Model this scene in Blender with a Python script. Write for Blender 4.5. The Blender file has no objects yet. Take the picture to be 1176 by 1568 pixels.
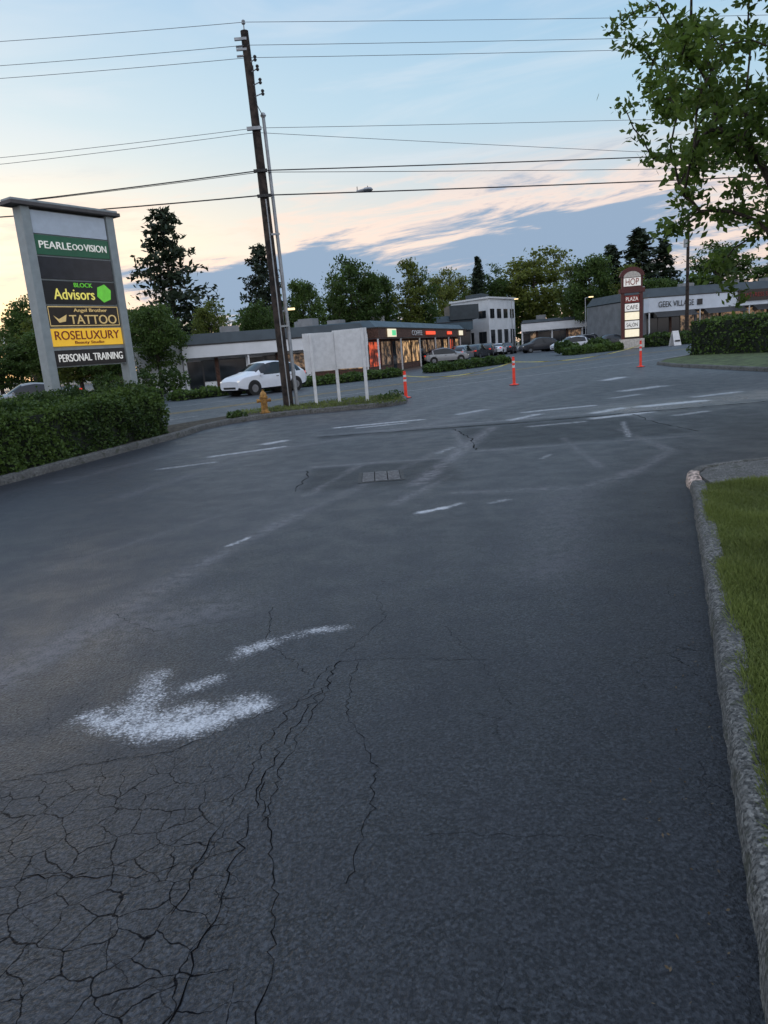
import bpy, math, random
import numpy as np
from mathutils import Vector, Matrix
random.seed(7)
rng=np.random.default_rng(11)
R=math.radians
scene=bpy.context.scene
scene.view_settings.view_transform='Standard'
scene.view_settings.look='None'
scene.view_settings.exposure=0

# ------------------------------------------------------------------ materials
def newmat(name):
    m=bpy.data.materials.new(name); m.use_nodes=True
    nt=m.node_tree; b=nt.nodes['Principled BSDF']
    return m,nt,b
class NT:
    def __init__(s,nt): s.nt=nt
    def n(s,t,**kw):
        nd=s.nt.nodes.new(t)
        for k,v in kw.items(): setattr(nd,k,v)
        return nd
    def put(s,sock,val):
        if hasattr(val,'is_output') : s.nt.links.new(val,sock)
        elif val is not None: sock.default_value=val
    def math(s,op,a,b=None,c=None,clamp=False):
        nd=s.n('ShaderNodeMath',operation=op); nd.use_clamp=clamp
        s.put(nd.inputs[0],a)
        if b is not None: s.put(nd.inputs[1],b)
        if c is not None: s.put(nd.inputs[2],c)
        return nd.outputs[0]
    def noise(s,vec,scale,detail=3,rough=.55,dist=0):
        nd=s.n('ShaderNodeTexNoise'); s.put(nd.inputs['Vector'],vec)
        nd.inputs['Scale'].default_value=scale; nd.inputs['Detail'].default_value=detail
        nd.inputs['Roughness'].default_value=rough; nd.inputs['Distortion'].default_value=dist
        return nd.outputs['Fac']
    def mix(s,f,a,b,blend='MIX'):
        nd=s.n('ShaderNodeMix',data_type='RGBA',blend_type=blend)
        s.put(nd.inputs[0],f); s.put(nd.inputs[6],a); s.put(nd.inputs[7],b)
        return nd.outputs[2]
    def sstep(s,v,lo,hi,a=0.,b=1.):
        nd=s.n('ShaderNodeMapRange',interpolation_type='SMOOTHSTEP')
        s.put(nd.inputs[0],v); nd.inputs[1].default_value=lo; nd.inputs[2].default_value=hi
        nd.inputs[3].default_value=a; nd.inputs[4].default_value=b
        return nd.outputs[0]
    def coord(s,kind='Object'):
        return s.n('ShaderNodeTexCoord').outputs[kind]
def c4(c): return (c[0],c[1],c[2],1)
def simple(name,col,rough=.6,metal=0,var=.12,scale=6,emit=None,es=0,bump=0,spec=.5,evar=False):
    m,nt,b=newmat(name); t=NT(nt)
    co=t.coord()
    nz=t.noise(co,scale,3)
    lo=tuple(max(0,x*(1-var*1.6)) for x in col); hi=tuple(min(1,x*(1+var)) for x in col)
    t.put(b.inputs['Base Color'],t.mix(t.sstep(nz,.3,.7),c4(lo),c4(hi)))
    b.inputs['Roughness'].default_value=rough; b.inputs['Metallic'].default_value=metal
    b.inputs['Specular IOR Level'].default_value=spec
    if emit:
        b.inputs['Emission Color'].default_value=c4(emit); b.inputs['Emission Strength'].default_value=es
        if evar: t.put(b.inputs['Emission Strength'],t.sstep(t.noise(co,1.3,3,.7),.42,.62,es*.05,es))
    if bump:
        bp=t.n('ShaderNodeBump'); bp.inputs['Strength'].default_value=.6; bp.inputs['Distance'].default_value=bump
        t.put(bp.inputs['Height'],t.noise(co,scale*12,3)); t.put(b.inputs['Normal'],bp.outputs[0])
    return m
def leafmat(name,dark,light,trans=.35):
    m,nt,b=newmat(name); t=NT(nt)
    geo=t.n('ShaderNodeNewGeometry'); r=geo.outputs['Random Per Island']
    oi=t.n('ShaderNodeObjectInfo').outputs['Random']
    co=t.coord(); nz=t.noise(co,.9,1)
    f=t.math('ADD',t.math('MULTIPLY',r,.5),t.math('MULTIPLY',t.sstep(nz,.3,.7),.45))
    f=t.math('ADD',f,t.math('MULTIPLY',t.math('SUBTRACT',oi,.5),.35),clamp=True)
    col=t.mix(f,c4(dark),c4(light))
    t.put(b.inputs['Base Color'],col); b.inputs['Roughness'].default_value=.55
    b.inputs['Specular IOR Level'].default_value=.3
    tr=t.n('ShaderNodeBsdfTranslucent'); t.put(tr.inputs[0],t.mix(.5,col,c4(light)))
    mx=t.n('ShaderNodeMixShader'); mx.inputs[0].default_value=trans
    nt.links.new(b.outputs[0],mx.inputs[1]); nt.links.new(tr.outputs[0],mx.inputs[2])
    nt.links.new(mx.outputs[0],nt.nodes['Material Output'].inputs[0])
    return m

M={}
M['leaf_near']=leafmat('leaf_near',(.035,.075,.014),(.15,.23,.042),.45)
M['leaf_a']=leafmat('leaf_a',(.028,.058,.014),(.105,.17,.038),.35)
M['leaf_b']=leafmat('leaf_b',(.055,.085,.015),(.20,.23,.045),.35)
M['leaf_con']=leafmat('leaf_conifer',(.012,.024,.014),(.036,.055,.025),.15)
M['leaf_hedge']=leafmat('leaf_hedge',(.014,.036,.011),(.11,.18,.036),.25)
M['grassblade']=leafmat('grassblade',(.07,.085,.025),(.22,.27,.07),.35)
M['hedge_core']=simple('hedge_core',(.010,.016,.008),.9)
M['bark']=simple('bark',(.06,.045,.035),.9,var=.4,scale=8,bump=.02)
M['wood']=simple('pole_wood',(.042,.030,.024),.85,var=.5,scale=5,bump=.01)
M['galv']=simple('galvanised',(.38,.40,.42),.5,metal=.4)
M['white']=simple('white_paint',(.76,.77,.78),.5,var=.06)
M['whitewall']=simple('white_wall',(.80,.82,.84),.7,var=.05,scale=1)
M['greywall']=simple('grey_wall',(.25,.26,.27),.8,scale=1)
M['darkwall']=simple('dark_wall',(.20,.21,.22),.8,scale=1)
M['roof']=simple('dark_roof',(.05,.065,.075),.7,scale=1)
M['tealroof']=simple('teal_roof',(.06,.10,.13),.6,scale=1)
M['bluefascia']=simple('blue_white_fascia',(.66,.72,.80),.6,scale=1,var=.05)
M['frame']=simple('dark_frame',(.03,.03,.03),.4)
M['glass']=simple('dark_glass',(.02,.025,.03),.08,scale=.5)
M['carglass']=simple('car_glass',(.015,.018,.022),.06,scale=.5)
M['glow_warm']=simple('glow_warm',(.10,.07,.04),.3,emit=(1,.6,.28),es=.7,var=.5,evar=True)
M['glow_dim']=simple('glow_dim',(.05,.05,.05),.2,emit=(1,.62,.35),es=.25,var=.5,evar=True)
M['glow_red']=simple('glow_red',(.12,.03,.02),.3,emit=(1,.14,.05),es=.7,var=.3,evar=True)
M['neon_red']=simple('neon_red',(.3,.03,.02),.3,emit=(1,.10,.04),es=1.1,var=.3)
M['glow_white']=simple('glow_white',(.5,.5,.5),.4,emit=(1,.88,.58),es=.75)
M['lamp_warm']=simple('lamp_warm',(.5,.4,.2),.4,emit=(1,.75,.4),es=1.6)
M['glow_green']=simple('glow_green',(.1,.4,.2),.4,emit=(.15,.9,.4),es=.6)
M['glow_blue']=simple('glow_blue',(.05,.1,.5),.4,emit=(.05,.2,1),es=1.6)
M['brick']=simple('dark_brick',(.10,.05,.035),.85,var=.3,scale=8)
M['tyre']=simple('tyre',(.015,.015,.015),.8)
M['rim']=simple('rim',(.25,.26,.28),.35,metal=.8)
M['carwhite']=simple('car_white',(.74,.77,.82),.22,var=.02)
M['carsilver']=simple('car_silver',(.30,.31,.32),.3,metal=.5,var=.03)
M['cardark']=simple('car_dark',(.03,.033,.04),.25,var=.05)
M['trim']=simple('black_trim',(.012,.012,.012),.6)
M['headlight']=simple('headlight',(.6,.6,.6),.15,emit=(1,.95,.85),es=.5)
M['taillight']=simple('taillight',(.4,.02,.01),.25,emit=(1,.05,.02),es=.6)
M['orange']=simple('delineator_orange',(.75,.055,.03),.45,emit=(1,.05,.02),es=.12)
M['hydrant']=simple('hydrant_yellow',(.38,.19,.04),.5,var=.3,scale=10)
M['tape']=simple('caution_tape',(.55,.48,.10),.5)
M['iron']=simple('cast_iron',(.06,.06,.06),.6,var=.3,scale=30,spec=.2)
M['ironlight']=simple('iron_bars',(.24,.24,.25),.5,var=.3,scale=30)
M['black']=simple('black_hole',(.004,.004,.004),.9,spec=.05)
M['wire']=simple('wire',(.03,.03,.035),.6)
M['wiregrey']=simple('wire_grey',(.12,.13,.15),.6)
M['sg_post']=simple('sign_post_grey',(.33,.37,.38),.5,var=.06)
M['sg_cap']=simple('sign_cap',(.10,.09,.09),.6)
M['sg_blank']=simple('sign_blank',(.58,.65,.74),.3,var=.04)
M['sg_green']=simple('sign_green',(.035,.16,.085),.35,var=.04)
M['sg_dark']=simple('sign_dark',(.018,.02,.024),.3)
M['sg_slate']=simple('sign_slate',(.03,.034,.045),.25)
M['sg_brown']=simple('sign_brown',(.035,.025,.02),.4)
M['sg_maroon']=simple('sign_maroon',(.10,.022,.02),.5)
M['sg_gold']=simple('sign_gold',(.6,.42,.16),.4,emit=(1,.75,.35),es=.25)
M['sg_yellow']=simple('sign_yellow',(.75,.42,.03),.4,emit=(1,.6,.05),es=.40,var=.05)
M['sg_white']=simple('sign_white',(.8,.8,.78),.4,emit=(1,.97,.9),es=.3)
M['sg_lime']=simple('sign_lime',(.15,.55,.05),.4,emit=(.25,1,.1),es=.25)
M['sg_ytext']=simple('sign_ytext',(.8,.7,.1),.4,emit=(1,.9,.25),es=.4)
M['sg_red']=simple('sign_red',(.28,.04,.03),.5)
M['sg_beige']=simple('sign_beige',(.60,.56,.50),.6)
M['mulch']=simple('mulch',(.06,.05,.035),.95,var=.5,scale=8,bump=.03)
M['soil_grass']=simple('soil_grass',(.06,.07,.03),.95,var=.4,scale=14,bump=.02)
M['lawn']=simple('lawn',(.08,.11,.04),.95,var=.4,scale=3,bump=.03)
M['ground']=simple('ground_far',(.07,.075,.06),.95,var=.3,scale=.2)
M['litter']=simple('dry_leaf',(.10,.075,.045),.8,var=.4,scale=3)

def mat_concrete():
    m,nt,b=newmat('kerb_concrete'); t=NT(nt); co=t.coord()
    g=t.noise(co,70,3,.7); big=t.noise(co,2.2,3)
    vo=t.n('ShaderNodeTexVoronoi',feature='F1'); t.put(vo.inputs['Vector'],co); vo.inputs['Scale'].default_value=85
    sc=t.n('ShaderNodeSeparateColor'); nt.links.new(vo.outputs['Color'],sc.inputs[0])
    s2=t.math('MULTIPLY',sc.outputs[0],sc.outputs[0])
    col=t.mix(t.math('ADD',t.math('MULTIPLY',s2,.65),t.math('MULTIPLY',t.sstep(g,.38,.62),.35)),(.028,.030,.031,1),(.30,.295,.28,1))
    col=t.mix(t.sstep(big,.45,.65,0,.5),col,(.08,.08,.078,1))
    col=t.mix(t.sstep(t.noise(co,7,4),.58,.66,0,.6),col,(.045,.05,.03,1))
    t.put(b.inputs['Base Color'],col); b.inputs['Roughness'].default_value=.85; b.inputs['Specular IOR Level'].default_value=.3
    bp=t.n('ShaderNodeBump'); bp.inputs['Strength'].default_value=1.; bp.inputs['Distance'].default_value=.012
    t.put(bp.inputs['Height'],g); t.put(b.inputs['Normal'],bp.outputs[0])
    return m
M['concrete']=mat_concrete()
M['kerbpaint']=simple('worn_kerb_paint',(.5,.38,.32),.7,var=.6,scale=25)

def mat_asphalt(name,attr):
    m,nt,b=newmat(name); t=NT(nt); co=t.coord()
    fine=t.noise(co,72,2,.68)
    mid=t.noise(co,2.6,4,.62); big=t.noise(co,.45,2,.55)
    vo=t.n('ShaderNodeTexVoronoi',feature='F1',voronoi_dimensions='2D'); t.put(vo.inputs['Vector'],co); vo.inputs['Scale'].default_value=115
    sc=t.n('ShaderNodeSeparateColor'); nt.links.new(vo.outputs['Color'],sc.inputs[0])
    st=t.math('POWER',sc.outputs[0],2.6)
    sp_=t.math('ADD',t.math('MULTIPLY',st,.6),t.math('MULTIPLY',t.sstep(fine,.40,.64),.4))
    base=t.mix(sp_,(.0035,.0046,.0066,1),(.078,.087,.104,1))
    if not attr: base=t.mix(.55,base,(.050,.055,.064,1))
    col=t.mix(t.sstep(mid,.35,.7,0,.30),base,(.042,.045,.058,1))
    col=t.mix(t.sstep(big,.42,.65,0,.35),col,(.014,.016,.022,1))
    rough=t.sstep(mid,.3,.7,.42,.56); spec=.45; k=None
    if attr:
        a=t.n('ShaderNodeAttribute',attribute_name='m1'); sp=t.n('ShaderNodeSeparateColor'); nt.links.new(a.outputs['Color'],sp.inputs[0])
        stain,dust,dark=sp.outputs
        a2=t.n('ShaderNodeAttribute',attribute_name='m2'); sp2=t.n('ShaderNodeSeparateColor'); nt.links.new(a2.outputs['Color'],sp2.inputs[0])
        allig,left,shine=sp2.outputs
        col=t.mix(t.math('MULTIPLY',left,.35),col,(.062,.065,.08,1))
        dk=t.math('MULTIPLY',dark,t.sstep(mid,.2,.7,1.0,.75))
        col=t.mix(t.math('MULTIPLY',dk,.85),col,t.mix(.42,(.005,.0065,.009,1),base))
        nb=t.noise(co,11,4,.65); nc=fine
        dm=t.math('MULTIPLY',dust,t.sstep(t.math('ADD',t.math('MULTIPLY',nb,.45),t.math('ADD',t.math('MULTIPLY',nc,.2),t.math('MULTIPLY',mid,.35))),.40,.60))
        col=t.mix(t.math('MULTIPLY',dm,.85),col,(.25,.24,.26,1))
        col=t.mix(t.math('MULTIPLY',t.sstep(stain,.05,.9),.22),col,(.40,.41,.44,1))
        sm=t.math('ADD',stain,t.math('ADD',t.math('MULTIPLY',t.math('SUBTRACT',nb,.5),1.5),t.math('MULTIPLY',t.math('SUBTRACT',sp_,.3),.9)))
        sm=t.math('MULTIPLY',t.sstep(sm,.25,1.30),t.sstep(stain,.0,.35))
        col=t.mix(t.math('MULTIPLY',sm,.95),col,(.68,.69,.72,1))
        wv=t.n('ShaderNodeTexNoise'); t.put(wv.inputs['Vector'],co); wv.inputs['Scale'].default_value=9; wv.inputs['Detail'].default_value=3
        def warp(off,amt):
            vm=t.n('ShaderNodeVectorMath',operation='MULTIPLY_ADD'); nt.links.new(wv.outputs['Color'],vm.inputs[0]); vm.inputs[1].default_value=(amt,)*3
            nt.links.new(co,vm.inputs[2])
            va=t.n('ShaderNodeVectorMath',operation='ADD'); nt.links.new(vm.outputs[0],va.inputs[0]); va.inputs[1].default_value=(off,off*.7,0)
            return va.outputs[0]
        def vd(scale,off,amt):
            v=t.n('ShaderNodeTexVoronoi',feature='DISTANCE_TO_EDGE',voronoi_dimensions='2D'); nt.links.new(warp(off,amt),v.inputs['Vector']); v.inputs['Scale'].default_value=scale
            return v.outputs['Distance']
        an=t.math('ADD',allig,t.math('MULTIPLY',t.math('SUBTRACT',mid,.5),.8))
        wmask=t.sstep(an,.4,1.1)
        wd_=t.math('MULTIPLY',t.math('ADD',.010,t.math('MULTIPLY',wmask,.024)),t.sstep(nb,.32,.62,.35,1.3))
        k1=t.math('SUBTRACT',1.,t.math('DIVIDE',vd(8.3,0,.085),wd_),clamp=True)
        k1=t.math('MULTIPLY',t.sstep(k1,.0,.6),t.sstep(an,.35,.70))
        k3=t.math('MULTIPLY',t.sstep(vd(3.4,7.7,.14),.003,.010,1,0),t.sstep(t.math('ADD',t.math('MULTIPLY',allig,.3),t.noise(co,1.0,1)),.50,.66,0,.65))
        k=t.math('MAXIMUM',k1,k3)
        col=t.mix(t.math('MULTIPLY',k,.85),col,(.003,.003,.004,1))
        rough=t.math('SUBTRACT',rough,t.math('MULTIPLY',shine,.2))
        rough=t.math('ADD',t.math('ADD',rough,t.math('MULTIPLY',sm,.25)),t.math('MULTIPLY',dk,.06))
        spec=t.math('SUBTRACT',t.math('SUBTRACT',.50,t.math('MULTIPLY',dk,.28)),t.math('MULTIPLY',k,.4),clamp=True)
    t.put(b.inputs['Base Color'],col); t.put(b.inputs['Roughness'],rough); t.put(b.inputs['Specular IOR Level'],spec)
    bp=t.n('ShaderNodeBump'); bp.inputs['Strength'].default_value=.9; bp.inputs['Distance'].default_value=.009
    t.put(bp.inputs['Height'],fine); t.put(b.inputs['Normal'],bp.outputs[0])
    return m
M['asphalt']=mat_asphalt('lot_asphalt',True)
M['street']=mat_asphalt('street_asphalt',False)

# ------------------------------------------------------------------ mesh builder
class MB:
    def __init__(s): s.v=[];s.f=[];s.m=[];s.mats=[]
    def mi(s,mat):
        if mat not in s.mats: s.mats.append(mat)
        return s.mats.index(mat)
    def add(s,vs,fs,mat):
        o=len(s.v); s.v.extend([tuple(map(float,p)) for p in vs]); i=s.mi(mat)
        for f in fs: s.f.append(tuple(int(a)+o for a in f)); s.m.append(i)
    def box(s,c,d,mat,rz=0,tx=1,ty=1):
        vs=[]
        for z in (-.5,.5):
            kx,ky=(tx,ty) if z>0 else (1,1)
            for x,y in ((-.5,-.5),(.5,-.5),(.5,.5),(-.5,.5)):
                X=x*d[0]*kx;Y=y*d[1]*ky
                vs.append((c[0]+X*math.cos(rz)-Y*math.sin(rz),c[1]+X*math.sin(rz)+Y*math.cos(rz),c[2]+z*d[2]))
        s.add(vs,[(3,2,1,0),(4,5,6,7),(0,1,5,4),(1,2,6,5),(2,3,7,6),(3,0,4,7)],mat)
    def b2(s,x0,x1,y0,y1,z0,z1,mat): s.box(((x0+x1)/2,(y0+y1)/2,(z0+z1)/2),(x1-x0,y1-y0,z1-z0),mat)
    def tube(s,p0,p1,r0,r1,mat,n=10,caps=True):
        p0=Vector(p0);p1=Vector(p1);d=(p1-p0)
        if d.length<1e-6: return
        d.normalize(); a=d.orthogonal().normalized(); b=d.cross(a)
        vs=[];fs=[]
        for p,r in ((p0,r0),(p1,r1)):
            for i in range(n):
                an=2*math.pi*i/n; vs.append(p+a*math.cos(an)*r+b*math.sin(an)*r)
        for i in range(n): fs.append((i,(i+1)%n,n+(i+1)%n,n+i))
        if caps: fs+= [tuple(range(n-1,-1,-1)),tuple(range(n,2*n))]
        s.add(vs,fs,mat)
    def lathe(s,prof,mat,c=(0,0,0),n=14):
        vs=[];fs=[]
        for r,z in prof:
            for i in range(n):
                a=2*math.pi*i/n; vs.append((c[0]+r*math.cos(a),c[1]+r*math.sin(a),c[2]+z))
        for k in range(len(prof)-1):
            for i in range(n): fs.append((k*n+i,k*n+(i+1)%n,(k+1)*n+(i+1)%n,(k+1)*n+i))
        fs.append(tuple(range((len(prof)-1)*n,len(prof)*n)))
        s.add(vs,fs,mat)
    def poly(s,pts,z,mat): s.add([(p[0],p[1],z) for p in pts],[tuple(range(len(pts)))],mat)
    def slab(s,pts,z0,z1,mat):
        n=len(pts); vs=[(p[0],p[1],z0) for p in pts]+[(p[0],p[1],z1) for p in pts]
        s.add(vs,[tuple(range(n,2*n))]+[(i,(i+1)%n,n+(i+1)%n,n+i) for i in range(n)],mat)
    def quads(s,V,mat):
        n=len(V)//4; s.add(V,np.arange(n*4).reshape(n,4),mat)
    def build(s,name,parent=None,loc=(0,0,0),rz=0,smooth=False,scale=(1,1,1),sharp=None):
        me=bpy.data.meshes.new(name); me.from_pydata(s.v,[],s.f)
        for m in s.mats: me.materials.append(m)
        me.polygons.foreach_set('material_index',s.m)
        if smooth: me.polygons.foreach_set('use_smooth',[True]*len(s.f))
        me.update()
        if sharp: me.set_sharp_from_angle(angle=sharp)
        return place(name,me,loc,rz,parent,scale)
def place(name,me,loc=(0,0,0),rz=0,parent=None,scale=(1,1,1)):
    o=bpy.data.objects.new(name,me); scene.collection.objects.link(o)
    o.location=loc; o.rotation_euler=(0,0,rz); o.scale=scale
    if parent: o.parent=parent
    return o
def empty(name,loc=(0,0,0),rz=0):
    return place(name,None,loc,rz)
def bevel(o,w=.02,seg=2):
    b=o.modifiers.new('b','BEVEL'); b.width=w; b.segments=seg; b.limit_method='ANGLE'
def text(parent,s,x0,x1,z0,z1,y,mat,name='lettering'):
    cu=bpy.data.curves.new(name,'FONT'); cu.body=s; cu.size=1; cu.extrude=.01; cu.align_x='LEFT'
    o=bpy.data.objects.new(name,cu); scene.collection.objects.link(o); cu.materials.append(mat)
    bpy.context.view_layer.update()
    bb=[Vector(c) for c in o.bound_box]; mnx=min(c.x for c in bb); mxx=max(c.x for c in bb); mny=min(c.y for c in bb); mxy=max(c.y for c in bb)
    sx=(x1-x0)/(mxx-mnx); sy=(z1-z0)/(mxy-mny)
    o.scale=(sx,sy,.8); o.rotation_euler=(math.pi/2,0,0); o.location=(x0-mnx*sx,y,z0-mny*sy); o.parent=parent
    return o
def leaves(C,l,w,flat=0.0,r=rng):
    n=len(C); a=r.normal(size=(n,3)); a[:,2]*=(1-flat); a/=np.linalg.norm(a,axis=1)[:,None]
    b=r.normal(size=(n,3)); b[:,2]*=(1-flat); b-=a*(a*b).sum(1)[:,None]; b/=np.linalg.norm(b,axis=1)[:,None]
    k=r.uniform(.6,1.25,size=(n,1)); V=np.empty((n,4,3))
    V[:,0]=C-a*l*k; V[:,1]=C+b*w*k-a*l*.1; V[:,2]=C+a*l*k; V[:,3]=C-b*w*k-a*l*.1
    return V.reshape(-1,3)

# ------------------------------------------------------------------ camera
cam_d=bpy.data.cameras.new('camera'); cam=bpy.data.objects.new('camera',cam_d); scene.collection.objects.link(cam)
cam_d.sensor_fit='HORIZONTAL'; cam_d.sensor_width=36; cam_d.lens=33.3; cam_d.clip_end=3000
pitch=R(12.71); roll=R(4.57)
fwd=Vector((0,math.cos(pitch),-math.sin(pitch))); right=Vector((1,0,0)); up=Vector((0,math.sin(pitch),math.cos(pitch)))
cx=right*math.cos(roll)+up*(-math.sin(roll)); cy=right*math.sin(roll)+up*math.cos(roll)
cam.matrix_world=Matrix((( cx.x,cy.x,-fwd.x,0),(cx.y,cy.y,-fwd.y,0),(cx.z,cy.z,-fwd.z,1.6),(0,0,0,1)))
scene.camera=cam

# ------------------------------------------------------------------ world
w=bpy.data.worlds.new('World'); scene.world=w; w.use_nodes=True
nt=w.node_tree; t=NT(nt); bg=nt.nodes['Background']
sky=t.n('ShaderNodeTexSky'); sky.sky_type='NISHITA'; sky.sun_disc=False
SUN_EL=R(5); SUN_AZ=R(-30)
sky.sun_elevation=SUN_EL; sky.sun_rotation=SUN_AZ; sky.air_density=1.0; sky.dust_density=.8; sky.ozone_density=2.5
D=t.coord('Generated'); sx=t.n('ShaderNodeSeparateXYZ'); nt.links.new(D,sx.inputs[0]); dx,dy,dz=sx.outputs
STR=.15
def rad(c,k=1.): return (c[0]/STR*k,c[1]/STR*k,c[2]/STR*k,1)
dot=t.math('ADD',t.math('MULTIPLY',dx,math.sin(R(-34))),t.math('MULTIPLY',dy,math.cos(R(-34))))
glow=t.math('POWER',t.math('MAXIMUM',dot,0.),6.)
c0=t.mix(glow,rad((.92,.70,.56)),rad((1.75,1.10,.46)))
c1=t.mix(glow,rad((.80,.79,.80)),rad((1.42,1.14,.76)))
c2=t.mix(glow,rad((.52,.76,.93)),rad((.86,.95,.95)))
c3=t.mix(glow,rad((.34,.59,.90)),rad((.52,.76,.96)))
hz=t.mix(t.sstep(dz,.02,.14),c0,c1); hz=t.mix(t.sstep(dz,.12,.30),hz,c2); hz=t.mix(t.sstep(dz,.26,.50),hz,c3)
hz=t.mix(t.sstep(dz,.58,.85),hz,rad((.70,.84,1.12)))  # overhead sky brightened beyond the gradient, added to lift the ambient light
hz=t.mix(t.sstep(dy,.1,-.6,0.,.85),hz,rad((1.15,1.18,1.30)))  # unseen sky behind the camera brightened as added fill light
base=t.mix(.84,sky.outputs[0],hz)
cv=t.n('ShaderNodeCombineXYZ'); t.put(cv.inputs[0],t.math('MULTIPLY',dx,3.6)); t.put(cv.inputs[1],t.math('MULTIPLY',dy,3.6)); t.put(cv.inputs[2],t.math('MULTIPLY',t.math('SUBTRACT',dz,t.math('MULTIPLY',dx,.06)),26.))
cn=t.noise(cv.outputs[0],1.25,9,.64,.35)
def gau(cx_,cz_,rx,rz_):
    a=t.math('POWER',t.math('DIVIDE',t.math('SUBTRACT',dx,cx_),rx),2.); b=t.math('POWER',t.math('DIVIDE',t.math('SUBTRACT',dz,cz_),rz_),2.)
    return t.math('EXPONENT',t.math('MULTIPLY',t.math('ADD',a,b),-1.))
g=t.math('ADD',t.math('ADD',gau(-.12,.095,.19,.035),gau(.27,.125,.17,.050)),t.math('MULTIPLY',gau(.1,.06,.6,.03),.7))
lowm=t.sstep(dz,.17,.25,1.,0.)
cm=t.math('MULTIPLY',t.math('MULTIPLY',t.sstep(t.math('ADD',cn,t.math('MULTIPLY',g,.32)),.58,.72),.95),lowm)
edge=t.math('MULTIPLY',t.sstep(t.math('ADD',cn,t.math('MULTIPLY',g,.28)),.46,.60,0,.65),lowm)
wisp=t.sstep(t.noise(cv.outputs[0],.5,5,.6,.8),.48,.72,0.,.28)
col=t.mix(wisp,base,rad((.90,.90,.93)))
col=t.mix(edge,col,rad((1.12,.84,.70)))
col=t.mix(cm,col,rad((.28,.41,.58)))
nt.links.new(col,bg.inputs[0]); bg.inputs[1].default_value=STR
sl=bpy.data.lights.new('sun','SUN'); so=bpy.data.objects.new('sun',sl); scene.collection.objects.link(so)
sl.energy=.4; sl.angle=R(12); sl.color=(1,.8,.6)
sd=Vector((math.sin(SUN_AZ)*math.cos(SUN_EL),math.cos(SUN_AZ)*math.cos(SUN_EL),math.sin(SUN_EL)))
so.rotation_euler=sd.to_track_quat('Z','Y').to_euler(); so.location=(0,0,30)

# ------------------------------------------------------------------ ground sheets
b=MB(); b.poly([(-900,-900),(900,-900),(900,900),(-900,900)],-.02,M['ground']); b.build('ground')
near=[(-60,-45),(-25,-3),(-8.7,15.2),(-5.4,19.3),(-2.9,23.6),(1.2,27.8),(14.7,37.9),(19,42.3),(45,58),(120,88)]
far=[(-75,-20),(-40,12),(-9.7,35.2),(5.4,46.7),(16,60),(26,68),(60,84),(130,112)]
def strip(b,A,B,z,mat):
    def rs(P,n):
        P=np.array(P,float); s=np.r_[0,np.cumsum(np.linalg.norm(np.diff(P,axis=0),axis=1))]; s/=s[-1]; q=np.linspace(0,1,n)
        return np.c_[np.interp(q,s,P[:,0]),np.interp(q,s,P[:,1])]
    n=40;a=rs(A,n);c=rs(B,n); vs=[(p[0],p[1],z) for p in a]+[(p[0],p[1],z) for p in c]
    b.add(vs,[(i,i+1,n+i+1,n+i) for i in range(n-1)],mat); return a,c
b=MB(); ra,rc=strip(b,near,far,-.004,M['street']); b.build('street_road')
b=MB()
def line(fr,w_,mat,dash=None):
    P=ra*(1-fr)+rc*fr
    q=[];
    for i in range(len(P)-1):
        for k in range(8): q.append(P[i]*(1-k/8)+P[i+1]*k/8)
    for i in range(len(q)-1):
        if dash and (i//dash)%2: continue
        d=q[i+1]-q[i]; nn=np.array([-d[1],d[0]])/np.linalg.norm(d)*w_/2
        b.add([(*(q[i]-nn),.001),(*(q[i+1]-nn),.001),(*(q[i+1]+nn),.001),(*(q[i]+nn),.001)],[(0,1,2,3)],mat)
M['mark']=simple('road_paint',(.42,.42,.42),.7,var=.4,scale=12)
M['marky']=simple('road_paint_yellow',(.42,.28,.05),.7,var=.4,scale=12)
line(.04,.12,M['mark']); line(.44,.12,M['marky']);line(.47,.12,M['marky']); line(.25,.1,M['mark'],6); line(.72,.1,M['mark'],6)
b.build('road_markings')
b=MB(); b.add([(-200,200,-.012),(200,200,-.012)]+[(p[0],p[1],-.012) for p in far[::-1]],[tuple(range(len(far)+2))],M['street']); b.build('parking_pavement')

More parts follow.
